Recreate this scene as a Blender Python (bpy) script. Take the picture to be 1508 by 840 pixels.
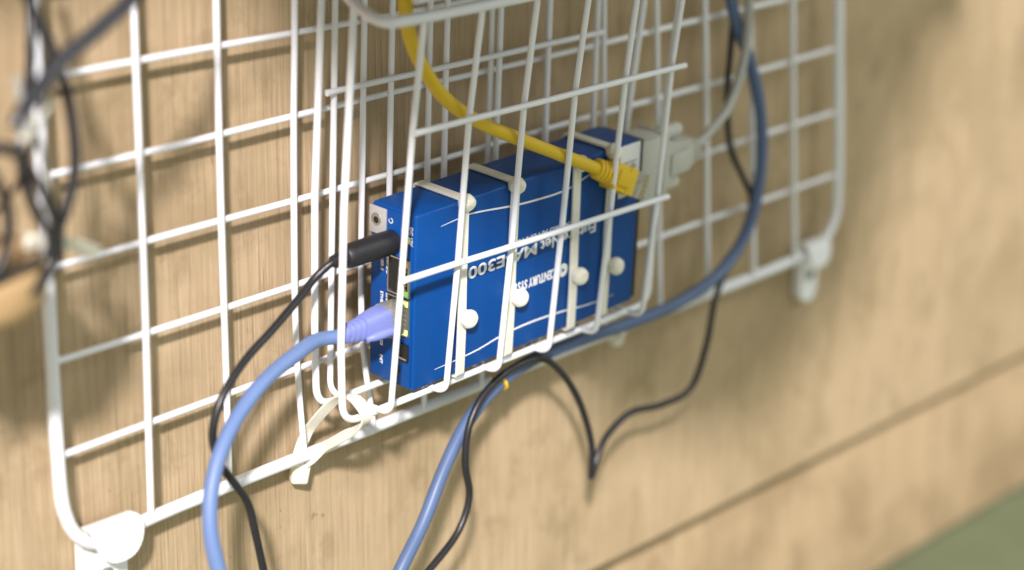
import bpy, bmesh, math, random
from mathutils import Vector, Matrix
random.seed(7)
for o in list(bpy.data.objects): bpy.data.objects.remove(o)
scene = bpy.context.scene
COL = scene.collection
MM = 0.001

# ------------------------------------------------------------------ camera
cam_d = bpy.data.cameras.new('camera'); cam = bpy.data.objects.new('camera', cam_d); COL.objects.link(cam)
cam_d.lens = 80.24; cam_d.sensor_width = 36.0; cam_d.clip_start = 0.01; cam_d.clip_end = 50
RX, RY, RZ = (0.66414, -0.74753, 0.01089), (-0.23350, -0.22125, -0.94685), (0.71021, 0.62630, -0.32149)
cam.matrix_world = Matrix(((RX[0], -RY[0], -RZ[0], -0.67947), (RX[1], -RY[1], -RZ[1], -0.61211), (RX[2], -RY[2], -RZ[2], 0.25011), (0, 0, 0, 1)))
cam_d.dof.use_dof = True; cam_d.dof.focus_distance = 0.893; cam_d.dof.aperture_fstop = 4.0; cam_d.dof.aperture_blades = 9
scene.camera = cam

# ------------------------------------------------------------------ world and lamps (indoor light)
world = bpy.data.worlds.new('World'); scene.world = world; world.use_nodes = True
bgn = world.node_tree.nodes['Background']; bgn.inputs['Color'].default_value = (0.99, 1.0, 0.96, 1); bgn.inputs['Strength'].default_value = 0.57

def area_lamp(name, loc, target, size, power, color):
    d = bpy.data.lights.new(name, 'AREA'); d.shape = 'DISK'; d.size = size; d.energy = power; d.color = color
    o = bpy.data.objects.new(name, d); COL.objects.link(o); o.location = loc
    o.rotation_euler = (Vector(target) - Vector(loc)).to_track_quat('-Z', 'Y').to_euler()
    return o
KEY = Vector((-5.77, -5.00, 5.03))
area_lamp('ceiling_lamp', KEY, (0, 0, -0.05), 0.55, 1480, (1.0, 0.93, 0.94))
area_lamp('fill_lamp', (1.3, -1.5, 1.5), (0.2, 0, -0.1), 1.0, 15, (0.95, 1.0, 0.95))  # added soft fill that brightens the right side, not a known lamp

vs = scene.view_settings
vs.view_transform = 'Standard'; vs.look = 'None'; vs.exposure = 0.15; vs.gamma = 1.0; vs.use_curve_mapping = False
scene.render.engine = 'CYCLES'

# ------------------------------------------------------------------ materials
def new_mat(name):
    m = bpy.data.materials.new(name); m.use_nodes = True
    return m, m.node_tree, m.node_tree.nodes['Principled BSDF']
def plain(name, col, rough=0.45, metal=0.0, var=0.06, scale=180.0, bump=0.0, coat=0.0, trans=0.0, sss=0.0, stretch=(1, 1, 1)):
    m, nt, b = new_mat(name); N = nt.nodes; L = nt.links
    tc = N.new('ShaderNodeTexCoord'); mp = N.new('ShaderNodeMapping'); mp.inputs['Scale'].default_value = stretch
    nz = N.new('ShaderNodeTexNoise'); nz.inputs['Scale'].default_value = scale; nz.inputs['Detail'].default_value = 4
    L.new(tc.outputs['Object'], mp.inputs['Vector']); L.new(mp.outputs['Vector'], nz.inputs['Vector'])
    mx = N.new('ShaderNodeMix'); mx.data_type = 'RGBA'
    mx.inputs['A'].default_value = (*[c * (1 - var) for c in col], 1); mx.inputs['B'].default_value = (*[min(1, c * (1 + var)) for c in col], 1)
    L.new(nz.outputs['Fac'], mx.inputs['Factor']); L.new(mx.outputs['Result'], b.inputs['Base Color'])
    mr = N.new('ShaderNodeMapRange'); mr.inputs['To Min'].default_value = rough * 0.8; mr.inputs['To Max'].default_value = min(1, rough * 1.2)
    L.new(nz.outputs['Fac'], mr.inputs['Value']); L.new(mr.outputs['Result'], b.inputs['Roughness'])
    b.inputs['Metallic'].default_value = metal; b.inputs['Coat Weight'].default_value = coat; b.inputs['Coat Roughness'].default_value = 0.2
    b.inputs['Transmission Weight'].default_value = trans
    if sss: b.inputs['Subsurface Weight'].default_value = sss; b.inputs['Subsurface Radius'].default_value = (0.004, 0.0035, 0.002); b.inputs['Subsurface Scale'].default_value = 1.0
    if bump:
        bp = N.new('ShaderNodeBump'); bp.inputs['Strength'].default_value = bump; bp.inputs['Distance'].default_value = 0.0004
        L.new(nz.outputs['Fac'], bp.inputs['Height']); L.new(bp.outputs['Normal'], b.inputs['Normal'])
    return m

def wood_mat(name, light, dark, stain):
    m, nt, b = new_mat(name); N = nt.nodes; L = nt.links
    tc = N.new('ShaderNodeTexCoord')
    def noise(sc, scale=1.0, detail=5, rough=0.6, dist=0.0):
        mp = N.new('ShaderNodeMapping'); mp.inputs['Scale'].default_value = sc
        nz = N.new('ShaderNodeTexNoise'); nz.inputs['Scale'].default_value = scale; nz.inputs['Detail'].default_value = detail
        nz.inputs['Roughness'].default_value = rough; nz.inputs['Distortion'].default_value = dist
        L.new(tc.outputs['Object'], mp.inputs['Vector']); L.new(mp.outputs['Vector'], nz.inputs['Vector'])
        return nz.outputs['Fac']
    def ramp(v, a, bb):
        r = N.new('ShaderNodeMapRange'); r.inputs['From Min'].default_value = a; r.inputs['From Max'].default_value = bb
        L.new(v, r.inputs['Value']); return r.outputs['Result']
    def mix(f, a, bb, amount=1.0):
        mx = N.new('ShaderNodeMix'); mx.data_type = 'RGBA'
        if amount != 1.0:
            mu = N.new('ShaderNodeMath'); mu.operation = 'MULTIPLY'; mu.inputs[1].default_value = amount; L.new(f, mu.inputs[0]); f = mu.outputs[0]
        L.new(f, mx.inputs['Factor'])
        for s, v in (('A', a), ('B', bb)):
            if isinstance(v, tuple): mx.inputs[s].default_value = (*v, 1)
            else: L.new(v, mx.inputs[s])
        return mx.outputs['Result']
    fine = ramp(noise((900, 900, 17), 1, 3, 0.6, 0.15), 0.36, 0.64)
    pores = ramp(noise((1150, 1150, 24), 1, 3, 0.6, 0.1), 0.56, 0.68)
    band = ramp(noise((46, 46, 1.6), 1, 4, 0.55, 0.8), 0.3, 0.7)
    blot = ramp(noise((15, 15, 13), 1, 7, 0.62, 0.5), 0.46, 0.62)
    spots = ramp(noise((48, 48, 38), 1, 6, 0.66, 0.4), 0.55, 0.68)
    c = mix(fine, dark, light)
    c = mix(band, c, tuple(0.9 * l for l in light), 0.06)
    c = mix(pores, c, tuple(0.5 * d for d in dark), 0.40)
    c = mix(blot, c, stain, 0.46)
    c = mix(spots, c, tuple(0.75 * s for s in stain), 0.36)
    scr = ramp(noise((150, 150, 120), 1, 2, 0.5, 1.5), 0.73, 0.78)
    c = mix(scr, c, tuple(0.45 * s for s in stain), 0.5)
    L.new(c, b.inputs['Base Color'])
    b.inputs['Roughness'].default_value = 0.5; b.inputs['Specular IOR Level'].default_value = 0.35
    bp = N.new('ShaderNodeBump'); bp.inputs['Strength'].default_value = 0.35; bp.inputs['Distance'].default_value = 0.0005
    L.new(pores, bp.inputs['Height']); bp.invert = True; L.new(bp.outputs['Normal'], b.inputs['Normal'])
    return m
def emit(name, col, strength):
    m, nt, b = new_mat(name); b.inputs['Base Color'].default_value = (*col, 1); b.inputs['Emission Color'].default_value = (*col, 1); b.inputs['Emission Strength'].default_value = strength
    return m

W_WOOD = wood_mat('plywood', (0.57, 0.430, 0.272), (0.43, 0.318, 0.190), (0.30, 0.22, 0.118))
W_WOOD2 = wood_mat('plywood_low', (0.52, 0.385, 0.232), (0.42, 0.305, 0.178), (0.21, 0.145, 0.075))
GREEN = plain('green_floor', (0.125, 0.150, 0.080), 0.6, var=0.25, scale=25)
WHITE = plain('white_epoxy', (0.84, 0.86, 0.90), 0.32, var=0.05, scale=120, coat=0.3, bump=0.05)
WHITEP = plain('white_plastic', (0.84, 0.86, 0.86), 0.38, var=0.03, scale=60)
BLUE = plain('blue_paint', (0.0004, 0.060, 0.262), 0.42, var=0.07, scale=300, bump=0.06)
BLUE.node_tree.nodes['Principled BSDF'].inputs['Specular IOR Level'].default_value = 0.3
NYLON = plain('natural_nylon', (0.80, 0.78, 0.66), 0.42, var=0.04, scale=200, sss=0.35)
INK = plain('white_ink', (0.78, 0.80, 0.80), 0.5, var=0.04)
GREYINK = plain('grey_ink', (0.25, 0.27, 0.29), 0.6, var=0.1)
PAPER = plain('paper_label', (0.80, 0.82, 0.84), 0.6, var=0.02)
YELLOW = plain('yellow_pvc', (0.72, 0.49, 0.018), 0.4, var=0.06, scale=90)
YELLOWP = plain('yellow_boot', (0.74, 0.50, 0.02), 0.36, var=0.05, scale=120)
CLEAR = plain('clear_plastic', (0.80, 0.78, 0.70), 0.15, var=0.02, trans=0.75)
LBLUE = plain('light_blue_pvc', (0.13, 0.205, 0.405), 0.45, var=0.09, scale=60)
LILAC = plain('lilac_boot', (0.195, 0.235, 0.56), 0.45, var=0.05, scale=120)
MBLUE = plain('slate_blue_pvc', (0.085, 0.135, 0.26), 0.4, var=0.10, scale=60)
BLACK = plain('black_pvc', (0.016, 0.016, 0.018), 0.36, var=0.15, scale=90)
BLACKR = plain('black_rubber', (0.013, 0.013, 0.015), 0.5, var=0.1, scale=90)
GREYC = plain('grey_pvc', (0.40, 0.40, 0.36), 0.4, var=0.06, scale=90)
BEIGE = plain('beige_abs', (0.50, 0.50, 0.45), 0.5, var=0.06, scale=90, bump=0.05)
METAL = plain('plated_metal', (0.62, 0.60, 0.55), 0.28, metal=1.0, var=0.1)
DARK = plain('dark_socket', (0.012, 0.012, 0.012), 0.5)
GOLD = plain('gold_pins', (0.75, 0.55, 0.22), 0.3, metal=1.0)
SCREWP = plain('grey_plate', (0.50, 0.50, 0.49), 0.45, metal=0.3, var=0.06)
OCHRE = plain('ochre_wood', (0.47, 0.31, 0.15), 0.65, var=0.18, scale=40, stretch=(1, 1, 6))
GLED = emit('green_led', (0.35, 0.7, 0.15), 0.5)
YLED = emit('yellow_led', (0.8, 0.9, 0.3), 0.8)
PANELM = plain('grey_board', (0.30, 0.30, 0.30), 0.7)

# ------------------------------------------------------------------ mesh helpers
def link(name, me, mat, parent=None):
    o = bpy.data.objects.new(name, me); COL.objects.link(o)
    if mat is not None and not me.materials: me.materials.append(mat)
    if parent is not None: o.parent = parent
    return o
def tag(o, label, cat, group=None):
    o['label'] = label; o['category'] = cat
    if group: o['group'] = group
    return o
def empty(name, loc=(0, 0, 0), mat=None):
    o = bpy.data.objects.new(name, None); COL.objects.link(o); o.empty_display_size = 0.01
    if mat is not None: o.matrix_world = mat
    else: o.location = loc
    return o
def to_mesh(bm, name, smooth=True, angle=None):
    me = bpy.data.meshes.new(name)
    bmesh.ops.recalc_face_normals(bm, faces=bm.faces)
    bm.to_mesh(me); bm.free()
    for p in me.polygons: p.use_smooth = smooth
    if angle is not None:
        me.set_sharp_from_angle(angle=math.radians(angle))
    return me
def spline(pts, step=0.003):
    P = [Vector(p) for p in pts]
    P = [P[0] * 2 - P[1]] + P + [P[-1] * 2 - P[-2]]
    out = []
    for i in range(1, len(P) - 2):
        p0, p1, p2, p3 = P[i - 1], P[i], P[i + 1], P[i + 2]
        t0 = 0.0; t1 = t0 + max(1e-6, (p1 - p0).length) ** 0.5; t2 = t1 + max(1e-6, (p2 - p1).length) ** 0.5; t3 = t2 + max(1e-6, (p3 - p2).length) ** 0.5
        n = max(2, int((p2 - p1).length / step))
        for k in range(n):
            t = t1 + (t2 - t1) * k / n
            a1 = p0 * ((t1 - t) / (t1 - t0)) + p1 * ((t - t0) / (t1 - t0)); a2 = p1 * ((t2 - t) / (t2 - t1)) + p2 * ((t - t1) / (t2 - t1)); a3 = p2 * ((t3 - t) / (t3 - t2)) + p3 * ((t - t2) / (t3 - t2))
            b1 = a1 * ((t2 - t) / (t2 - t0)) + a2 * ((t - t0) / (t2 - t0)); b2 = a2 * ((t3 - t) / (t3 - t1)) + a3 * ((t - t1) / (t3 - t1))
            out.append(b1 * ((t2 - t) / (t2 - t1)) + b2 * ((t - t1) / (t2 - t1)))
    out.append(P[-2].copy())
    return out
def rounded(pts, r, n=6):
    """polyline with its inner corners rounded to radius r"""
    P = [Vector(p) for p in pts]; out = [P[0]]
    for i in range(1, len(P) - 1):
        a, b, c = P[i - 1], P[i], P[i + 1]
        u = (a - b).normalized(); v = (c - b).normalized()
        ang = u.angle(v)
        if ang > math.radians(176): out.append(b); continue
        d = min(r / math.tan(ang / 2), 0.48 * (a - b).length, 0.48 * (c - b).length)
        s, e = b + u * d, b + v * d
        for k in range(n + 1):
            t = k / n
            out.append(s * (1 - t) ** 2 + b * 2 * t * (1 - t) + e * t * t)
    out.append(P[-1])
    return out
def tube_bm(bm, pts, r, sides=12, cap=True, prof=None):
    pts = [Vector(p) for p in pts]; n = len(pts); rings = []
    T = [(pts[min(i + 1, n - 1)] - pts[max(i - 1, 0)]).normalized() for i in range(n)]
    up = Vector((0, 0, 1)) if abs(T[0].z) < 0.9 else Vector((1, 0, 0))
    nrm = (up - T[0] * up.dot(T[0])).normalized()
    for i in range(n):
        nrm = (nrm - T[i] * nrm.dot(T[i])).normalized(); bi = T[i].cross(nrm)
        rr = r[i] if isinstance(r, (list, tuple)) else r
        rings.append([bm.verts.new(pts[i] + (nrm * math.cos(2 * math.pi * k / sides) + bi * math.sin(2 * math.pi * k / sides)) * rr) for k in range(sides)])
    for i in range(n - 1):
        for k in range(sides):
            bm.faces.new((rings[i][k], rings[i][(k + 1) % sides], rings[i + 1][(k + 1) % sides], rings[i + 1][k]))
    if cap:
        bm.faces.new(rings[0][::-1]); bm.faces.new(rings[-1])
    return bm
def rod(name, pts, r, mat, parent=None, sides=12):
    bm = bmesh.new()
    if not isinstance(r, (list, tuple)):
        f1, f2 = random.uniform(.5, .9), random.uniform(0, 6)
        r = [r * (1 + .02 * math.sin(i * f1 + f2) + random.uniform(-.012, .012)) for i in range(len(pts))]
    tube_bm(bm, pts, r, sides)
    return link(name, to_mesh(bm, name, True, 50), mat, parent)
def cable(name, pts, r, mat, parent=None, sides=14, wob=0.0):
    P = spline([tuple(c * MM for c in p) for p in pts])
    if wob:
        ph = [random.uniform(0, 6.28) for _ in range(3)]
        for i, p in enumerate(P):
            p += Vector((math.sin(i * 0.31 + ph[0]), math.sin(i * 0.27 + ph[1]), math.sin(i * 0.23 + ph[2]))) * wob
    return rod(name, P, r, mat, parent, sides)
def ribbon(name, pts, wdirs, w, t, mat, parent=None, closed=False):
    """flat strap: pts path, wdirs width direction (one or per point)"""
    pts = [Vector(p) for p in pts]; n = len(pts); bm = bmesh.new(); rings = []
    for i in range(n):
        a = pts[(i - 1) % n] if closed else pts[max(i - 1, 0)]; b = pts[(i + 1) % n] if closed else pts[min(i + 1, n - 1)]
        T = (b - a).normalized(); wd = Vector(wdirs[i] if isinstance(wdirs, list) else wdirs); wd = (wd - T * wd.dot(T)).normalized(); nn = T.cross(wd)
        ww = w[i] if isinstance(w, list) else w
        e = 0.25 * t
        prof = [(-ww / 2, -t / 2 + e), (-ww / 2 + e, -t / 2), (ww / 2 - e, -t / 2), (ww / 2, -t / 2 + e), (ww / 2, t / 2 - e), (ww / 2 - e, t / 2), (-ww / 2 + e, t / 2), (-ww / 2, t / 2 - e)]
        rings.append([bm.verts.new(pts[i] + wd * x + nn * y) for x, y in prof])
    m = n if closed else n - 1
    for i in range(m):
        A, B = rings[i], rings[(i + 1) % n]
        for k in range(8): bm.faces.new((A[k], A[(k + 1) % 8], B[(k + 1) % 8], B[k]))
    if not closed: bm.faces.new(rings[0][::-1]); bm.faces.new(rings[-1])
    return link(name, to_mesh(bm, name, True, 35), mat, parent)
def box_bm(bm, lo, hi, bev=0.0, seg=2):
    vs_ = [bm.verts.new((x, y, z)) for x in (lo[0], hi[0]) for y in (lo[1], hi[1]) for z in (lo[2], hi[2])]
    F = [(0, 1, 3, 2), (4, 6, 7, 5), (0, 4, 5, 1), (2, 3, 7, 6), (0, 2, 6, 4), (1, 5, 7, 3)]
    fs = [bm.faces.new([vs_[i] for i in f]) for f in F]
    if bev:
        es = list({e for f in fs for e in f.edges})
        bmesh.ops.bevel(bm, geom=es, offset=bev, segments=seg, profile=0.5, affect='EDGES')
    return bm
def box(name, lo, hi, mat, parent=None, bev=0.0, seg=2):
    bm = bmesh.new(); box_bm(bm, [c * MM for c in lo], [c * MM for c in hi], bev * MM, seg)
    return link(name, to_mesh(bm, name, True, 40), mat, parent)
def lathe_bm(bm, prof, axis='X', sides=20, flat=(1, 1)):
    """prof: list of (pos, radius) in mm along the axis, squashed by flat"""
    rings = []
    for p, r in prof:
        ring = []
        for k in range(sides):
            a = 2 * math.pi * k / sides; u, v = r * math.cos(a) * flat[0], r * math.sin(a) * flat[1]
            ring.append(bm.verts.new(Vector((p, u, v) if axis == 'X' else (u, p, v) if axis == 'Y' else (u, v, p)) * MM))
        rings.append(ring)
    for a, b in zip(rings, rings[1:]):
        for k in range(sides): bm.faces.new((a[k], a[(k + 1) % sides], b[(k + 1) % sides], b[k]))
    bm.faces.new(rings[0][::-1]); bm.faces.new(rings[-1])
    return bm
def lathe(name, prof, mat, parent=None, axis='X', sides=20, flat=(1, 1), loc=(0, 0, 0), ang=40):
    bm = bmesh.new(); lathe_bm(bm, prof, axis, sides, flat)
    o = link(name, to_mesh(bm, name, True, ang), mat, parent); o.location = Vector(loc) * MM
    return o
def text_mesh(name, body, size, mat, parent, M, width=None, bold=0.0, align='LEFT', heavy=0.0):
    cu = bpy.data.curves.new(name, 'FONT'); cu.body = body; cu.size = size * MM; cu.align_x = align; cu.offset = bold * MM; cu.extrude = 0.03 * MM; cu.resolution_u = 3
    t = bpy.data.objects.new('tmp_text', cu); COL.objects.link(t)
    dg = bpy.context.evaluated_depsgraph_get(); me = bpy.data.meshes.new_from_object(t.evaluated_get(dg)); me.name = name
    bpy.data.objects.remove(t)
    if width:
        xs = [v.co.x for v in me.vertices]; x0, x1 = min(xs), max(xs); s = width * MM / (x1 - x0)
        for v in me.vertices: v.co.x = (v.co.x - x0) * s
    if heavy:
        bm = bmesh.new()
        for k, (dx, dy) in enumerate(((-1, 0), (1, 0), (0, .7), (0, -.7))):
            n0 = len(bm.verts); bm.from_mesh(me); bm.verts.ensure_lookup_table()
            for v in bm.verts[n0:]: v.co += Vector((dx * heavy, dy * heavy, .012 * k)) * MM
        bm.to_mesh(me); bm.free()
    me.materials.clear()
    o = link(name, me, mat, parent); o.matrix_local = M
    return o

# ------------------------------------------------------------------ setting
def struct(o): o['kind'] = 'structure'; return o
WY = 10.0
struct(box('wall', (-1500, WY, -228.4), (2500, WY + 13.5, 1500), W_WOOD, None, 1.6, 3))
struct(box('lower_wall_board', (-1500, WY + 14, -332), (2500, WY + 38, -180), W_WOOD2, None, 1.4, 3))
struct(box('floor', (-1500, -2200, -360), (2500, WY + 60, -334), GREEN, None))

# ------------------------------------------------------------------ wire grid panel
grid = empty('wire_grid_panel', (0, 0, 0))
tag(grid, 'white coated wire grid panel with thick rounded frame fixed to the plywood wall', 'wire panel')
RW = 1.28 * MM
VL = {1: (.0118, -.1866), 2: (.0060, -.1491), 5: (.0262, -.0394), 6: (.0300, -.0034), 7: (.0166, .0328), 8: (-.0374, .0721), 9: (-.0722, .1098), 10: (-.078, .1458), 11: (-.0925, .1812), 12: (-.1033, .2152)}
bot = lambda x: 0.0079 * x - 0.1041
fr = [(-.2262, 0, .24), (-.2272, 0, .0), (-.2272, 0, -.066), (-.2258, 0, -.090), (-.2215, 0, -.1005), (-.2145, 0, -.1065), (-.206, 0, -.1076), (-.19, 0, -.1060), (-.10, 0, bot(-.10)), (.0, 0, bot(0)), (.10, 0, bot(.1)), (.236, 0, bot(.236)), (.2535, 0, -.0985), (.2625, 0, -.088), (.2632, 0, -.070), (.2566, 0, 0), (.2470, 0, .10), (.2340, 0, .24)]
rod('frame', spline(fr, 0.004), 2.55 * MM, WHITE, grid, 14)
def vpts(k):
    a, b = VL[k]
    zb = bot(b + a * -.104) + 0.0005
    return [(a * z + b + math.sin(k * 2.1 + z * 30) * 0.00025, -0.0018, z) for z in (zb, -.08, -.05, -.02, .01, .04, .07, .10, .24)]
for k in VL: rod('vertical_wire', spline(vpts(k), 0.008), RW, WHITE, grid)
rod('vertical_wire', spline([(-.1100, -.0018, bot(-.11) + .0005), (-.1129, -.0018, -.0645), (-.1134, -.0018, -.0407), (-.1121, -.0018, .0341), (-.1108, -.0018, .066), (-.107, -.0018, .24)], 0.008), RW, WHITE, grid)
rod('vertical_wire', spline([(-.0714, -.0018, bot(-.0714) + .0005), (-.0724, -.0018, -.0969), (-.0770, -.0018, -.0672), (-.0777, -.0018, -.0375), (-.0762, -.0018, .0122), (-.0744, -.0018, .0653), (-.068, -.0018, .24)], 0.008), RW, WHITE, grid)
for a, b in ((-.022, .0965), (-.0201, .0630), (-.0070, .0324), (-.0019, .0002), (.0009, -.0334), (.0065, -.0676)):
    xr = (.2566 - .0977 * b) / (1 + .0977 * a)
    xs = [-.2272 + (xr + .2272) * t / 8 for t in range(9)]
    rod('horizontal_wire', spline([(x, .0012, a * x + b + math.sin(b * 300 + x * 26) * 0.0003) for x in xs], 0.01), RW, WHITE, grid)

# panel clips: a tab screwed to the wall that bends over the bottom rod and ends in a rounded flap
def strip_mesh(rows, t):
    """rows: (y, z, half width, x shift, normal(y,z)) in mm"""
    bm = bmesh.new(); R = []
    for (y, z, w, ny, nz) in rows:
        R.append([bm.verts.new(Vector((sx * w, y + s * ny * t / 2, z + s * nz * t / 2)) * MM) for sx, s in ((-1, 1), (1, 1), (1, -1), (-1, -1))])
    for A, B in zip(R, R[1:]):
        for k in range(4): bm.faces.new((A[k], A[(k + 1) % 4], B[(k + 1) % 4], B[k]))
    bm.faces.new(R[0][::-1]); bm.faces.new(R[-1])
    return bm
def panel_clip(loc, label, roll=0.0, wt=10.2, flap_r=11.2, tab_len=28.0, shift=0.0):
    root = empty('panel_clip', loc); root.rotation_euler = (0, roll, 0)
    tag(root, label, 'clip', 'clips holding the grid panel to the wall')
    rows = []
    for k in range(9):                                    # rounded lower edge of the flap, tilting outwards
        a = math.radians(-88 + 88 * k / 8); d = flap_r * math.sin(a)
        rows.append((-4.2 + d * 0.16, 3.0 + d * 1.08, max(0.8, flap_r * math.cos(a) ** .8), -0.98, 0.16))
    for k in range(1, 8):                                 # over the rod
        a = math.pi - math.pi * k / 8
        rows.append((+.2 + 4.2 * math.cos(a), 3.0 + 1.4 * math.sin(a), flap_r - (flap_r - wt) * k / 7, math.cos(a), math.sin(a)))
    o = link('hook', to_mesh(strip_mesh(rows, 1.5), 'hook', True, 45), WHITEP, root)
    rows = [(5.6, 2.0, wt, 1, 0)] + [(6.3, -1 - tab_len * k / 4, wt, 1, 0) for k in range(5)]
    for k in range(1, 8):
        a = math.radians(90 * k / 7.4); rows.append((6.3, -1 - tab_len - wt * math.sin(a), wt * math.cos(a), 1, 0))
    tab = link('tab', to_mesh(strip_mesh(rows, 4.6), 'tab', True, 45), WHITEP, root); tab.location.x = shift * MM
    # screw with a recessed cross head on the tab
    s = lathe('screw', [(4.2, 3.6), (3.4, 3.5), (2.9, 2.6), (2.8, 0.9)], METAL, root, 'Y', 16, loc=(shift, 0, -tab_len * 0.55 - 3))
    lathe('screw_recess', [(2.75, 1.9), (2.60, 1.9), (2.55, 1.0)], DARK, s, 'Y', 14)
    box('screw_slot', (-2.0, 2.62, -0.45), (2.0, 3.0, 0.45), DARK, s)
    bm = bmesh.new(); box_bm(bm, (-.45 * MM, 2.58 * MM, -2 * MM), (.45 * MM, 2.95 * MM, 2 * MM)); link('screw_slot', to_mesh(bm, 'slot', False), DARK, s)
    return root
panel_clip((-.2052, 0.0, -.1056), 'white plastic clip with rounded flap at the lower left frame corner', 0.02)
panel_clip((.2430, 0.0, -.1020), 'white plastic clip with screwed tab at the lower right frame corner', 0.0, 7.2, 9.6, 21.0, 5.0)

# ------------------------------------------------------------------ wire basket
bk = empty('wire_basket', (0, 0, -.0795))
tag(bk, 'white wire basket with sloping front hung on the grid panel around the blue box', 'basket')
def bk_rod(name, pts, r):
    off = Vector((0, 0, .0795)); return rod(name, [Vector(p) + off for p in pts], r, WHITE, bk)
RB = 1.27 * MM
for i in range(6):
    xf = -.0985 + .031 * i; xb = lambda z: -.0942 + .0312 * i + (z - .04) * .037
    j = lambda: random.uniform(-.0004, .0004)
    pts = [(xb(.20), -.005, .20), (xb(.04) + j(), -.005, .04), (xb(-.03) + j(), -.005, -.03), (xb(-.0795), -.005, -.0795), (xf, -.0382, -.0795), (xf + j(), -.0445, -.0233), (xf + j(), -.0502, .0345), (xf + .0005, -.0565, .0795)]
    p2 = pts[:3] + rounded(pts[2:6], .0055, 7)[1:-1] + pts[5:]
    bk_rod('upright_wire', p2, RB)
# cross wires along the front and back
def xwire(y, z0, x0, x1, dz=0.0, r=RB):
    bk_rod('cross_wire', spline([(x0 + (x1 - x0) * t / 6, y + math.sin(t * 1.7) * .0002, z0 + dz * t / 6) for t in range(7)], .01), r)
xwire(-.0474, -.0230, -.1005, .0600, -.0016)
xwire(-.0531, .0348, -.1000, .0612, -.0018)
xwire(-.0072, .0420, -.1000, .0640, -.0024)
# wires that run down one end, under the basket and up the other end
for (y, xt, xbm, xr, xrt, zb) in ((-.0095, -.1078, -.1105, .0720, .0880, -.0812), (-.0295, -.1108, -.1160, .0715, .0865, -.0812)):
    P = [(xt, y - .004, .082), ((xt + xbm) / 2 - .001, y - .001, .005), (xbm, y, -.05), (xbm + .0002, y, zb), (xr, y, zb + .002), (xr + .003, y, -.02), (xrt - .004, y - .003, .05), (xrt, y - .004, .12)]
    p2 = P[:2] + rounded(P[1:6], .009, 8)[1:-1] + P[5:]
    bk_rod('side_wire', p2, RB * 1.15)
# thick rim
rim = [(-.112, -.006, .112), (-.1165, -.030, .0905), (-.1188, -.0415, .0842), (-.1206, -.0535, .0806), (-.1190, -.0585, .0797), (-.1120, -.0598, .0794), (.0500, -.0590, .0780), (.0740, -.0590, .0778), (.0800, -.054, .0790), (.0820, -.040, .0840), (.0820, -.006, .112)]
bk_rod('inner_rim', spline([(-.100, -.0535, .0838), (-.03, -.0532, .0832), (.06, -.0535, .0824)], .01), 1.5 * MM)
bk_rod('rim', spline(rim, .002), 2.15 * MM)

# ------------------------------------------------------------------ blue network box
a, b, c = 0.0657, -0.0362, -0.0149
# axes of the box (leaning with the basket front)
R3 = Matrix(((0.9993, 0.0125, -0.0361), (-0.0149, 0.9977, -0.0657), (0.0352, 0.0661, 0.9972)))
DM = Matrix.Translation((-.0818, -.0330, -.0771)) @ R3.to_4x4()
DW, DD, DH = 135.7, 23.8, 73.6
dev = empty('network_box', mat=DM)
tag(dev, 'blue metal network box standing on its side in the wire basket, lettering upside down', 'network device')
def d2w(x, y, z): return DM @ Vector((x * MM, y * MM, z * MM))
# folded cover: front, top and bottom sheets with softly bent edges, closed behind
bm = bmesh.new(); box_bm(bm, (1.0 * MM, 0, 0), ((DW - .6) * MM, DD * MM, DH * MM), 1.1 * MM, 3)
cover = link('cover', to_mesh(bm, 'cover', True, 40), BLUE, dev)
endp = box('end_panel', (0.0, 1.2, 0.8), (4, DD - .5, DH - .8), BLUE, dev, 0.5)
box('end_panel', (DW - 3, 0.9, 0.9), (DW + 2.2, DD - .9, DH - .9), BLACKR, dev, 0.4)
def inset(name, y0, y1, z0, z1, wall=0.6, mat=METAL, pins=True):
    """a socket on the left end: metal rim standing proud round a dark opening"""
    bm = bmesh.new()
    for lo, hi in (((-.9, y0, z0), (.2, y0 + wall, z1)), ((-.9, y1 - wall, z0), (.2, y1, z1)), ((-.9, y0 + wall, z0), (.2, y1 - wall, z0 + wall)), ((-.9, y0 + wall, z1 - wall), (.2, y1 - wall, z1))):
        box_bm(bm, [v * MM for v in lo], [v * MM for v in hi])
    s = link(name, to_mesh(bm, name, False), mat, endp)
    box('opening', (-.25, y0 + wall, z0 + wall), (.15, y1 - wall, z1 - wall), DARK, s)
    if pins:
        for k in range(6):
            zz = z0 + 3 + k * (z1 - z0 - 6) / 5; box('pin', (-.55, y0 + 1.6, zz - .3), (-.2, y0 + 4.5, zz + .3), GOLD, s)
    return s
inset('network_socket', 1.6, 13.2, 39.5, 55.0)
inset('network_socket', 1.6, 13.2, 23.2, 38.7)
inset('usb_socket', 1.6, 9.6, 12.4, 19.6, 0.5, BLACKR, False)
box('usb_tongue', (-.8, 2.2, 12.6), (-.2, 9.0, 13.8), METAL, endp, .1)
for (y, z, m) in ((3.1, 41.2, GLED), (3.1, 37.0, YLED), (3.1, 25.0, YLED), (3.1, 53.4, GOLD)):
    box('status_light', (-1.25, y - 1.2, z - 1.1), (-.85, y + 1.2, z + 1.1), m, endp, .1)
lathe('reset_hole', [(-.25, 1.9), (-.1, 2.1), (.2, 2.1)], DARK, endp, 'X', 14, loc=(0, 8.2, 7.4))
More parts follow.
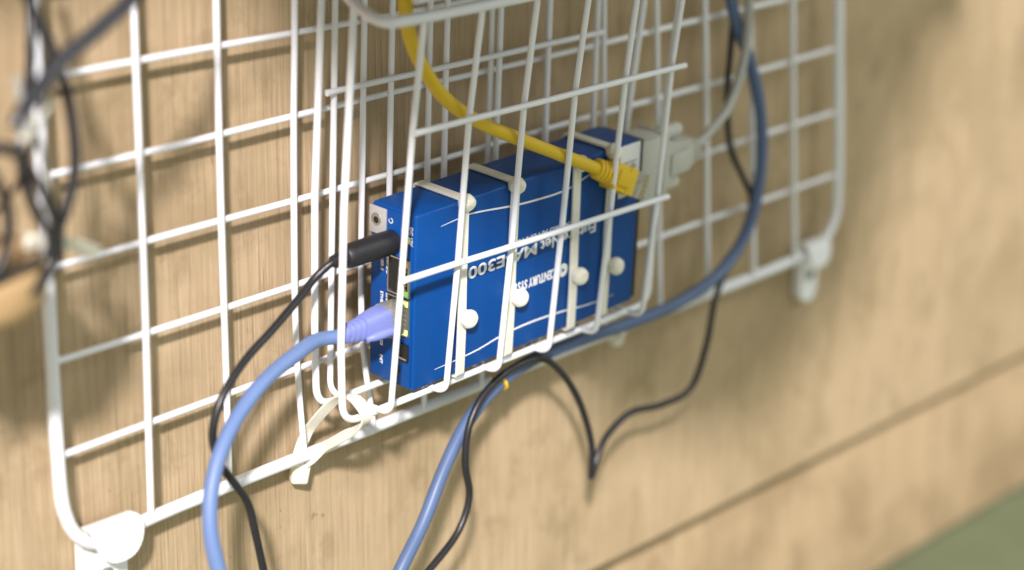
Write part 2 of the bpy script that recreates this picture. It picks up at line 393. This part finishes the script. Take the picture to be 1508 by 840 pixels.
# fixing lug with countersunk screw hole
lug = box('fixing_lug', (-.9, 14.6, 61.5), (.1, 23.6, 72.6), SCREWP, dev, .3)
lathe('screw_hole', [(-1.25, 2.5), (-1.05, 2.6), (-.6, 2.6)], METAL, lug, 'X', 18, loc=(0, 19.6, 67.6))
lathe('screw_core', [(-1.4, 1.2), (-1.2, 1.5), (-.6, 1.5)], DARK, lug, 'X', 14, loc=(0, 19.4, 67.3))
jack = lathe('power_jack', [(-.8, 4.4), (-.6, 4.6), (.2, 4.6)], BLACKR, endp, 'X', 20, loc=(0, 11.2, 60.5))
box('power_light', (-.9, 1.7, 62.2), (-.1, 3.7, 64.8), plain('pale_yellow_lens', (0.75, 0.75, 0.25), 0.3), endp, .3)
# lettering: front face reads upside down, end face reads downwards
def MF(x, z): return Matrix(((-1, 0, 0, x * MM), (0, 0, -1, -.05 * MM), (0, -1, 0, z * MM), (0, 0, 0, 1)))
def ME(y, z): return Matrix(((0, 0, -1, -.06 * MM), (0, -1, 0, y * MM), (-1, 0, 0, z * MM), (0, 0, 0, 1)))
text_mesh('lettering', 'FutureNet', 6.9, INK, cover, MF(107.8, 44.0), 34.4, .03, heavy=.17)
text_mesh('lettering', 'MA-E300', 6.9, INK, cover, MF(71.0, 44.0), 40.0, .03, heavy=.24)
text_mesh('lettering', 'MICRO APPLIANCE Series', 3.5, INK, cover, MF(91.0, 48.2), 44.5, .04)
text_mesh('lettering', 'CENTURY SYSTEMS', 5.6, INK, cover, MF(83.6, 29.3), 31.5, .04, heavy=.16)
# round company emblem beside it
bm = bmesh.new()
for k in range(2):
    z = 29.6 - 3.4 * k
    for q in range(10):
        a0 = math.pi * 2 * q / 10; a1 = math.pi * 2 * (q + 1) / 10
        ro, ri = 3.0 - 1.1 * k, 2.0 - 1.1 * k
        vs4 = [bm.verts.new(Vector((88.2 + r_ * math.cos(t_), -.07, 27.2 + r_ * math.sin(t_))) * MM) for r_, t_ in ((ro, a0), (ro, a1), (max(ri, .05), a1), (max(ri, .05), a0))]
        bm.faces.new(vs4)
link('emblem', to_mesh(bm, 'emblem', False), INK, cover)
for body, y, z, s in (('DC 12V', 2.3, 69.0, 2.3), ('ETHER 0', 17.6, 54.5, 2.1), ('LINK SPD', 14.6, 54.0, 1.9), ('ETHER 1', 17.6, 38.0, 2.1), ('LINK SPD', 14.6, 38.0, 1.9), ('USB', 17.4, 18.5, 2.1), ('INIT', 17.4, 11.0, 2.1)):
    text_mesh('lettering', body, s, INK, endp, ME(y, z), None, .06)
# power symbol: ring
bm = bmesh.new()
for q in range(11):
    a0 = math.radians(60 + 300 * q / 11); a1 = math.radians(60 + 300 * (q + 1) / 11)
    bm.faces.new([bm.verts.new(Vector((-.07, 12.6 + r_ * math.sin(t_), 68.6 + r_ * math.cos(t_))) * MM) for r_, t_ in ((1.2, a0), (1.2, a1), (.8, a1), (.8, a0))])
link('power_symbol', to_mesh(bm, 'power_symbol', False), INK, endp)
def swoosh(name, P, w):
    Q = spline([Vector((x, -.06, z)) * MM for x, z in P], .002); n = len(Q); bm = bmesh.new(); prev = None
    for i, p in enumerate(Q):
        t = i / (n - 1); hw = w * MM * (0.25 + 0.75 * math.sin(math.pi * min(1, t * 1.05)) ** 0.8)
        cur = (bm.verts.new(p + Vector((0, 0, hw / 2))), bm.verts.new(p - Vector((0, 0, hw / 2))))
        if prev: bm.faces.new((prev[0], cur[0], cur[1], prev[1]))
        prev = cur
    link(name, to_mesh(bm, name, False), INK, cover)
swoosh('printed_line', [(14.5, 66.0), (23, 66.6), (31, 66.9), (38.5, 66.2), (51.5, 64.5), (62, 63.4), (74, 62.7), (84, 62.5), (92, 63.2), (99, 65.0), (108, 66.8), (118, 67.6)], 0.85)
swoosh('printed_line', [(13, 5.9), (26, 6.2), (38.4, 6.9), (50.3, 8.6), (60, 9.3), (69, 9.4), (80, 9.0), (90, 8.3), (104, 6.8), (113, 6.4), (122, 6.5)], 0.85)
lab = box('paper_label', (121.5, -.1, 50), (134.6, .05, 73.0), PAPER, dev)
for k in range(3): box('label_line', (123.5, -.14, 64.8 - k * 4.6), (132.5, -.08, 65.4 - k * 4.6), GREYINK, lab)
for k in range(5): box('label_mark', (124 + k * 1.75, -.14, 61.4), (125.0 + k * 1.75 + (k % 2) * .3, -.08, 63.8 + (k % 2) * .5), GREYINK, lab)

# ------------------------------------------------------------------ nylon ties round the box
def bead(name, parent, loc, r=3.5, depth=5.6, rot=0.2, tilt=0.0):
    r *= 1.08
    bm = bmesh.new(); lathe_bm(bm, [(depth / 2, r * .55), (depth * .32, r * .88), (0, r), (-depth * .32, r * .92), (-depth / 2, r * .6)], 'Y', 8, (1, 1.02))
    bmesh.ops.bevel(bm, geom=list(bm.edges), offset=.35 * MM, segments=2, affect='EDGES')
    o = link(name, to_mesh(bm, name, True, 24), NYLON, parent); o.location = Vector(loc) * MM; o.rotation_euler = (tilt, rot, 0)
    return o
which = ('tie nearest the power plug end', 'second tie from the power plug end', 'third tie from the power plug end', 'tie nearest the yellow plug')
for i, (x, xl, zl) in enumerate(((26.6, 28.4, 24.2), (55.3, 58.2, 24.6), (93.6, 95.2, 23.6), (114.8, 118.6, 21.6))):
    root = empty('cable_tie', mat=DM @ Matrix.Translation((x * MM, 0, 0)))
    tag(root, 'off-white nylon tie strapped round the blue box, ' + which[i], 'cable tie', 'nylon ties round the blue box')
    g = 0.9
    sk = (0.0, 0.6, -0.5, 0.8)[i]
    loop = [(0, -g, DH * .5), (sk, -g, DH + g), (sk, DD + g, DH + g), (0, DD + g, -g), (-sk * .5, -g, -g), (-sk * .2, -g - .3, 20), (0, -g, DH * .5)]
    P = rounded([Vector(p) * MM for p in loop], .0016, 4)[:-1]
    ribbon('strap', P, (1, 0, 0), 4.7 * MM, 1.2 * MM, NYLON, root, True)
    bead('head', root, (.4, -1.6, DH - .6), 3.5, 5.8, .3 + i, .5)
    bead('head', root, (xl - x, -3.4, zl), 3.7, 5.4, .6 + i * .7, .05)

# loose tie holding the basket to the bottom rod
lt = empty('cable_tie', (-.106, .004, -.112))
tag(lt, 'loose off-white nylon tie looped from basket bottom to the lower rod', 'cable tie')
P = [(-107.6, 5.5, -112), (-105.8, 6.0, -107.0), (-104.5, 3.0, -98), (-107.0, -8.0, -86), (-107.4, -17.0, -77.2), (-108.8, -24.0, -72.8), (-110.2, -31.0, -72.0), (-109.5, -35.0, -75.5), (-108.0, -35.2, -79.5), (-107.6, -31.0, -84.2), (-106.3, -18.0, -93.2), (-104.1, -6.0, -101.6), (-105.6, -1.5, -106.5), (-107.4, 2.5, -110.0)]
Q = spline([(Vector(p) * MM) - Vector((-.106, .004, -.112)) for p in P], .0025)
wd = []
for i in range(len(Q)):
    t = i / (len(Q) - 1)
    v = Vector((.75, -.66, .05)) if t < .5 else Vector((.75, -.66, .05)).lerp(Vector((.35, -.1, 1)), min(1, (t - .5) / .25)); wd.append(v)
ribbon('strap', Q, wd, 4.7 * MM, 1.0 * MM, NYLON, lt)
hd = box('head', (-3.6, -3.0, -5.2), (3.6, 3.0, 4.6), NYLON, lt, 1.3, 3); hd.location = (-.0012, 0, -.001); hd.rotation_euler = (0.1, .15, -.5)
# small tie on the bottom rod at the right
st = empty('cable_tie', (.0867, 0, -.1040)); tag(st, 'small off-white tie head hanging under the lower rod by the blue cable', 'cable tie')
bead('head', st, (0, 0, -3.6), 3.6, 6.5, .4, .1)
ring = [Vector((0, 4.2 * math.cos(t * math.pi / 8), 4.2 * math.sin(t * math.pi / 8))) * MM for t in range(16)]
ribbon('strap', ring, (1, 0, 0), 4.2 * MM, 1.0 * MM, NYLON, st, True)

# ------------------------------------------------------------------ cables
# yellow patch cable inside the basket
yc = empty('patch_cable', (-.0976, -.045, .0974)); tag(yc, 'yellow network cable with unplugged yellow plug lying across the blue box', 'cable')
def under(root, o):
    o.parent = root; o.matrix_parent_inverse = Matrix.Identity(4); o.location = -root.location; return o
under(yc, cable('cord', [(-99, -44, 135), (-97.6, -45.0, 97.4), (-96.6, -45.0, 85.0), (-96.0, -45.0, 76.2), (-93.2, -45.0, 66.4), (-87.5, -45.0, 56.4), (-76.6, -45.0, 43.2), (-58.0, -44.5, 30.4), (-33.8, -44.0, 18.7), (-4.3, -43.5, 5.3), (14.4, -43.0, -3.1), (20, -42.9, -5.8)], 2.7 * MM, YELLOW))
def basis(p0, p1, up):
    X = (Vector(p1) - Vector(p0)).normalized(); Y = Vector(up); Y = (Y - X * Y.dot(X)).normalized(); Z = X.cross(Y)
    return Matrix(((X.x, Y.x, Z.x, p0[0] * MM), (X.y, Y.y, Z.y, p0[1] * MM), (X.z, Y.z, Z.z, p0[2] * MM), (0, 0, 0, 1)))
def ribbed(name, x0, x1, r0, r1, n, mat, parent, flat=(1, 1)):
    prof = [(x0 - .4, r0 * .75)]
    for k in range(n):
        a_ = x0 + (x1 - x0) * k / n; b_ = x0 + (x1 - x0) * (k + .62) / n; c_ = x0 + (x1 - x0) * (k + .72) / n; d_ = x0 + (x1 - x0) * (k + .92) / n
        ra = r0 + (r1 - r0) * k / n; rb = r0 + (r1 - r0) * (k + .62) / n
        prof += [(a_, ra), (b_, rb), (c_, rb * .82), (d_, rb * .82)]
    prof.append((x1, r1)); prof.append((x1 + .4, r1 * .8))
    return lathe(name, prof, mat, parent, 'X', 20, flat, ang=45)
def plug_parts(root, PM, boot_mat, body_mat, L0=0.0):
    p = empty('tmp')
    return p
pm = basis((14.4, -43.0, -3.1), (48.2, -42.5, -19.0), (0, -1, 0))
yc_inv = yc.matrix_basis.inverted()
def yp(o): o.matrix_basis = yc_inv @ pm @ o.matrix_basis; o.parent = yc; return o
yp(ribbed('boot', 3.0, 13, 4.0, 4.6, 4, YELLOWP, None, (.85, 1.1)))
body = yp(box('plug', (12.5, -3.9, -5.8), (27.5, 3.9, 5.8), YELLOWP, None, .7))
br = box('ridge', (21.4, -4.5, -6.2), (22.6, 4.3, 6.2), YELLOWP, body, .3)
box('latch_guard', (14, 2.6, -3.4), (23, 5.0, 3.4), YELLOWP, body, .8)
tip = yp(box('plug_tip', (26, -3.3, -5.6), (36.5, 3.3, 5.6), CLEAR, None, .4))
for k in range(4): box('contact', (33, 2.2, -3.9 + k * 2.2), (36.2, 3.45, -3.1 + k * 2.2), GOLD, tip)

# light blue network cable from the end panel
bc = empty('network_cable', tuple(d2w(-2, 7, 31))); tag(bc, 'light blue network cable with lilac boot plugged into the end of the box', 'cable')
s0 = d2w(-30, 9.6, 30) / MM; s1 = d2w(-24, 8.8, 30.6) / MM
under(bc, cable('cord', [tuple(s1), tuple(s0), (-120.5, -22.4, -47.2), (-135.4, -25.5, -48.4), (-157.0, -30.0, -53.0), (-175.8, -34.0, -63.6), (-187.9, -38.0, -76.8), (-194.0, -42.0, -92.1), (-194.1, -46.0, -109.4), (-190.8, -50.0, -125.4), (-184, -54, -150)], 2.85 * MM, LBLUE, None, 18))
bpm = basis(tuple(d2w(0, 6.6, 31) / MM), tuple(d2w(-30, 9.4, 30.2) / MM), tuple((R3 @ Vector((0, -1, 0)))))
bc_inv = bc.matrix_basis.inverted()
def bp(o): o.matrix_basis = bc_inv @ bpm @ o.matrix_basis; o.parent = bc; return o
bp(box('plug', (-1, -4.2, -6.0), (9.5, 4.2, 6.0), CLEAR, None, .5))
def loft(name, secs, mat, n=28):
    bm = bmesh.new(); R = []
    for x, hy, hz, e in secs:
        ring = []
        for k in range(n):
            t = 2 * math.pi * k / n; cy, sz = math.cos(t), math.sin(t)
            hy_, hz_ = hy * .92, hz * .9
            ring.append(bm.verts.new(Vector((x, hy_ * math.copysign(abs(cy) ** e, cy), hz_ * math.copysign(abs(sz) ** e, sz))) * MM))
        R.append(ring)
    for A, B in zip(R, R[1:]):
        for k in range(n): bm.faces.new((A[k], A[(k + 1) % n], B[(k + 1) % n], B[k]))
    bm.faces.new(R[0][::-1]); bm.faces.new(R[-1])
    return link(name, to_mesh(bm, name, True, 38), mat)
secs = [(7.0, 4.3, 5.9, .35), (7.4, 4.9, 6.5, .35), (9, 5.1, 6.8, .38), (12, 5.0, 6.6, .42), (16, 4.7, 6.0, .5), (19, 4.4, 5.4, .6)]
for k in range(4):
    x = 19.2 + k * 2.4; q = 1 - k * .075
    secs += [(x, 3.9 * q, 4.7 * q, .7), (x + .7, 3.9 * q, 4.7 * q, .7), (x + .9, 4.35 * q, 5.2 * q, .75), (x + 2.2, 4.25 * q, 5.0 * q, .8)]
secs += [(29.0, 3.4, 3.6, 1), (29.6, 3.0, 3.1, 1)]
bp(loft('boot', secs, LILAC))
bm = bmesh.new(); lathe_bm(bm, [(6, 1.0), (8, 2.1), (15, 1.9), (20, .9)], 'X', 12)
o = link('latch_guard', to_mesh(bm, 'latch_guard', True), LILAC, None); o.location = (0, .0040, -.0030); bp(o)

# black power cable with barrel plug
pc = empty('power_cable', tuple(d2w(0, 11.2, 60.5))); tag(pc, 'black power cable with barrel plug in the end of the blue box', 'cable')
ppm = basis(tuple(d2w(0, 11.2, 60.5) / MM), tuple(d2w(-28, 11.6, 60.6) / MM), (0, 0, 1))
pc_inv = pc.matrix_basis.inverted()
def pp(o): o.matrix_basis = pc_inv @ ppm @ o.matrix_basis; o.parent = pc; return o
pp(lathe('plug', [(.3, 4.2), (.6, 4.8), (8, 5.0), (21, 4.8), (25.0, 4.4), (25.8, 3.4)], BLACKR, None, 'X', 24, ang=50))
pp(ribbed('strain_relief', 25.5, 31.5, 3.2, 2.3, 4, BLACKR, None))
e0 = d2w(-27, 11.6, 60.6) / MM; e1 = d2w(-31, 11.8, 60.4) / MM
under(pc, cable('cord', [tuple(e0), tuple(e1), (-120.5, -21.5, -22.3), (-130.2, -22.0, -28.6), (-145.9, -24.0, -36.6), (-161.4, -26.0, -43.8), (-175.0, -28.0, -54.7), (-179.4, -28.0, -66.6), (-176.1, -27.0, -78.5), (-168.0, -26.0, -90.0), (-161.7, -26.0, -100.3), (-159.3, -27.0, -112.7), (-156.6, -28.0, -128.7), (-154.6, -29.0, -143.3), (-152, -30, -170)], 1.55 * MM, BLACK))

# slate blue cable hanging on the right and passing under the basket
tag(cable('network_cable', [(150, -5, 110), (154.0, -6.0, 58.8), (156.3, -6.0, 39.7), (162.1, -8.0, 23.4), (170.4, -9.0, 7.8), (178.5, -10.0, -17.9), (180.3, -10.0, -48.1), (171.8, -10.0, -73.2), (151.0, -11.0, -88.4), (116.4, -13.0, -94.4), (78.9, -15.0, -94.1), (38.7, -17.0, -91.9), (7.0, -18.0, -91.8), (-15.2, -19.0, -96.1), (-34.2, -20.0, -106.7), (-50.7, -22.0, -122.2), (-66.1, -24.0, -140.8), (-80.9, -26.0, -156.2), (-91.8, -27.0, -170.1), (-100, -28, -190)], 2.85 * MM, MBLUE, None, 18, .0002),
    'thick slate blue network cable curving down the right and under the basket', 'cable')
# thin black cable with a sharp kink
bk1 = [(158.5, -5.0, 110), (159.5, -5.0, 57.9), (160.9, -5.0, 38.9), (159.6, -5.0, 20.1), (158.2, -5.0, -5.3), (162.1, -5.0, -30.5), (173.9, -5.0, -48.7), (181.4, -5.0, -60.6), (177.2, -5.5, -76.6), (159.5, -7.0, -92.5), (145.6, -12.0, -101), (134.7, -16.0, -120.2), (121.1, -18.0, -137.0), (98.3, -19.0, -138.3), (72.1, -20.0, -135.0), (54.3, -21.0, -141.8), (47.6, -22.0, -149.5), (44.6, -22.3, -155.6)]
bk2 = [(43.6, -22.6, -156.0), (43.4, -22.9, -151.0), (43.0, -23.0, -140.7), (33.5, -23.0, -116.7), (19.4, -23.5, -98.5), (5.9, -24.3, -89.0), (-13.6, -24.6, -88.5), (-30.8, -25, -95.0), (-40.0, -25.5, -106.2), (-42.6, -26.0, -122.2), (-40.0, -26.0, -136.7), (-46.2, -26.0, -150.1), (-67.2, -27.0, -162.5), (-84.9, -28.0, -171.0), (-100, -29, -178)]
P = spline([tuple(v * MM for v in p) for p in bk1]) + spline([tuple(v * MM for v in p) for p in bk2])
tag(rod('thin_cable', P, 1.55 * MM, BLACK, None, 12), 'thin black cable bent into a sharp kink below the basket', 'cable')
# yellow twist round the bundle
tw = [Vector((-13.5, -18.9, -95.6)) * MM + (Vector((0, 1, 0)) * math.cos(k * math.pi / 9) + Vector((.42, 0, -.9)) * math.sin(k * math.pi / 9)) * 3.5 * MM for k in range(18)]
tag(rod('twist_tie', tw + [tw[0]], .8 * MM, YELLOW, None, 8), 'yellow twist tie round the slate blue cable under the basket', 'twist tie')

# serial connector with grey cable on the right end of the box
sc = empty('serial_cable', tuple(d2w(DW, 10, 54))); tag(sc, 'beige serial connector with grey cable screwed to the far end of the box', 'cable')
SM = sc.matrix_basis.inverted() @ DM
def sp(o): o.matrix_basis = SM @ o.matrix_basis; o.parent = sc; return o
hood = sp(box('connector_shell', (DW + 4.5, 3.5, 40.5), (DW + 21, 19.0, 69.5), BEIGE, None, 1.2))
sp(box('connector_shroud', (DW - .5, 5, 42), (DW + 4, 17.5, 67), METAL, None, .5))
box('shell_rib', (DW + 20, 3.0, 40.0), (DW + 23, 19.5, 70.2), BEIGE, hood, .9)
bm = bmesh.new()
R = []
for x, y0, y1, z0, z1 in ((DW + 22, 4.5, 18, 43.5, 66), (DW + 31, 5.5, 17, 46.5, 63.0), (DW + 46, 6.5, 16, 48.5, 61.0)):
    R.append([bm.verts.new(Vector((x, y, z)) * MM) for y, z in ((y0, z0), (y1, z0), (y1, z1), (y0, z1))])
for A, B in zip(R, R[1:]):
    for k in range(4): bm.faces.new((A[k], A[(k + 1) % 4], B[(k + 1) % 4], B[k]))
bm.faces.new(R[0][::-1]); bm.faces.new(R[-1])
bmesh.ops.bevel(bm, geom=list(bm.edges), offset=1.2 * MM, segments=2, affect='EDGES')
cone = sp(link('connector_hood', to_mesh(bm, 'hood', True, 40), BEIGE, None))
box('grip_panel', (DW + 27, 4.0, 49), (DW + 40, 5.6, 59), BEIGE, cone, .4)
for k in range(3): box('strain_ring', (DW + 46 + k * 2.2, 7 + k * .4, 49.5 + k * .7), (DW + 47.3 + k * 2.2, 15.5 - k * .4, 60.5 - k * .7), BEIGE, cone, .5)
for z in (66.5, 42.5):
    prof = [(DW + 24, 2.6), (DW + 25, 3.2), (DW + 38, 3.2), (DW + 39, 2.6)]
    t = lathe('thumb_screw', prof, BEIGE, None, 'X', 14, loc=(0, 11.5, z)); sp(t)
g0 = d2w(DW + 46, 11.2, 55) / MM; g1 = d2w(DW + 53, 11, 56) / MM
under(sc, cable('cord', [tuple(g0), tuple(g1), (127.0, -20.5, -12.0), (140.3, -18.0, -7.0), (152.7, -15.0, 4.6), (160.2, -13.0, 18.9), (161.6, -12.5, 40.1), (160.2, -12.0, 59.0), (158, -12, 110)], 2.2 * MM, GREYC, None, 14))

# ------------------------------------------------------------------ bundle at the left edge
tag(cable('cable_bundle', [(-222, -66, 128), (-235.8, -70.0, 112.8), (-242.7, -70.0, 107.1), (-257.8, -72.0, 100.1), (-272.6, -75.0, 94.7), (-283.2, -78.0, 88.9), (-292.5, -80.0, 81.9), (-294.5, -80.0, 78.5)], 2.6 * MM, plain('charcoal_pvc', (0.035, 0.036, 0.042), 0.32)), 'thick black cable slanting across the top left corner', 'cable')
tag(cable('hanging_cable', [(-274, -52, 135), (-271.2, -55.0, 117.7), (-268.2, -55.0, 108.0), (-264.9, -58.0, 96.5), (-263.2, -62.0, 85.3), (-262.7, -65.0, 72.0), (-263.4, -66.0, 57.3), (-267.3, -66.0, 46.2), (-271.7, -65.0, 37.1), (-274.7, -64.0, 27.7)], 1.9 * MM, BLACK), 'black cable looping down beside the left frame rod', 'cable')
tag(cable('hanging_cable', [(-330, -80, 62), (-309.8, -80.0, 72.6), (-300.3, -80.0, 74.1), (-293.8, -80.0, 70.8), (-288.3, -79.0, 62.8), (-281.3, -77.0, 51.5), (-276.9, -74.0, 41.3), (-276.9, -72.0, 32.3), (-285.5, -72.0, 25.7), (-298.1, -72.0, 23.9), (-310.3, -72.0, 24.4), (-330, -72, 26)], 1.9 * MM, BLACK), 'black cable arching in and out at the left edge in front of the ochre block', 'cable')
tag(cable('hanging_cable', [(-330, -76, 31), (-309.3, -75.0, 33.3), (-299.7, -75.0, 32.6), (-289.6, -75.0, 35.3), (-282.3, -74.0, 35.9), (-275.9, -72.0, 39.6)], 1.3 * MM, BLACK), 'thin black cable joining the black bundle above the ochre block', 'cable')
tag(cable('hanging_cable', [(-320, -60, 38), (-295.1, -60.0, 45.7), (-286.1, -60.0, 50.1), (-277.9, -58.0, 56.1), (-269.9, -55.0, 65.1), (-266.8, -55.0, 73.1), (-266.0, -56, 84), (-264.9, -58, 92)], 0.9 * MM, BLACK), 'fine black lead rising from the left edge to the bundle', 'cable')
tag(cable('hanging_cable', [(-262, -40, 135), (-258.5, -42, 112), (-262, -46, 95), (-268, -52, 84), (-276, -58, 72), (-280, -62, 58), (-276, -64, 44), (-270, -62, 34)], 1.7 * MM, BLACK), 'black cable crossing behind the slanting cable and curling left', 'cable')
tag(cable('hanging_cable', [(-335, -70, 96), (-315, -72, 84), (-299, -72, 66), (-293, -72, 50), (-297, -72, 36), (-312, -72, 27), (-335, -72, 22)], 1.7 * MM, BLACK), 'black cable loop cut off by the left edge', 'cable')
tag(cable('hanging_cable', [(-283, -66, 90), (-281, -66, 78), (-274, -64, 66), (-272, -63, 52), (-275, -63, 40), (-276.5, -66, 30)], 1.2 * MM, GREYC), 'thin grey lead hanging beside the black loops at left', 'cable')
def tie_strip(pts, w, label):
    root = empty('cable_tie', tuple(v * MM for v in pts[0])); tag(root, label, 'cable tie')
    Q = [q - Vector(pts[0]) * MM for q in spline([tuple(v * MM for v in p) for p in pts], .003)]
    ribbon('strap', Q, (0.2, -.4, 1), w * MM, 1.1 * MM, NYLON, root)
    h = box('head', (-1.6, -1.4, -2.6), (1.6, 1.4, 2.6), NYLON, root, .6); h.rotation_euler = (.3, .4, .2)
tie_strip([(-290.9, -80.0, 76.8), (-286.7, -79.0, 78.6), (-280.1, -76.0, 80.5), (-276, -72, 83)], 4.0, 'short pale tie tail below the slanting cable at upper left')
tie_strip([(-280.7, -64.0, 37.5), (-270.7, -62.0, 35.0), (-258.9, -58.0, 30.2), (-244.2, -50.0, 22.6)], 4.4, 'long pale tie tail pointing right beside the ochre block')

# ochre round wooden block at the left edge
bm = bmesh.new(); prof = [(-13, 24), (-12.2, 28.5), (-9, 31.5), (-3, 33), (5, 33.4), (9.5, 32.6), (11.3, 30.5), (11.8, 27), (11.9, 18), (9.5, 17), (9.2, 4)]
lathe_bm(bm, prof, 'Z', 40)
ow = tag(link('wooden_disc', to_mesh(bm, 'wooden_disc', True, 45), OCHRE, None), 'blurred ochre wooden disc at the left edge behind black cables', 'wooden disc')
ow.location = (-.2960, -.047, .0245); ow.scale = (.84, .84, .74)

# ------------------------------------------------------------------ unseen board, added and outlined to cast the shade on the wall
tg = [(-.104, .012, .22), (-.100, .012, .05), (-.070, -.03, -.003), (.03, -.035, -.060), (.08, .012, -.150), (.20, .012, -.195), (.300, .012, -.150), (.381, .012, .004), (.45, .012, .22)]
bm = bmesh.new(); YB = -.345
front = []
for p in tg:
    p = Vector(p); k = (YB - p.y) / (KEY.y - p.y); front.append(p + (KEY - p) * k)
f0 = [bm.verts.new(p) for p in front]; f1 = [bm.verts.new(p + Vector((0, .012, 0))) for p in front]
bm.faces.new(f0); bm.faces.new(f1[::-1])
for i in range(len(f0)): bm.faces.new((f0[i], f1[i], f1[(i + 1) % len(f0)], f0[(i + 1) % len(f0)]))
tag(link('shade_board', to_mesh(bm, 'shade_board', False), PANELM, None), 'unseen grey board added to cast shade on the wall and box', 'board')

# shelf added over the basket, unseen, to block light from above
sh = empty('blocker', (.14, 0, .17)); tag(sh, 'grey shelf added out of view to darken the basket from above', 'blocker')
box('board', (-250, -170, 0), (30, 9, 18), PANELM, sh, 1.0)
for x in (-190, -30): box('bracket', (x - 8, -120, -18), (x + 8, 9, -.5), WHITEP, sh, 1.0)

# desk slab added over everything, unseen, to block overhead light
dk = empty('occluder', (0, 0, .42)); tag(dk, 'pale desk slab added out of view to block light from above', 'occluder')
box('occluder_top', (-1100, -310, 0), (260, 9.5, 30), W_WOOD2, dk, 1.5)
box('front_edge', (-1100, -316, -4), (260, -310.2, 31), WHITEP, dk, 1.0)
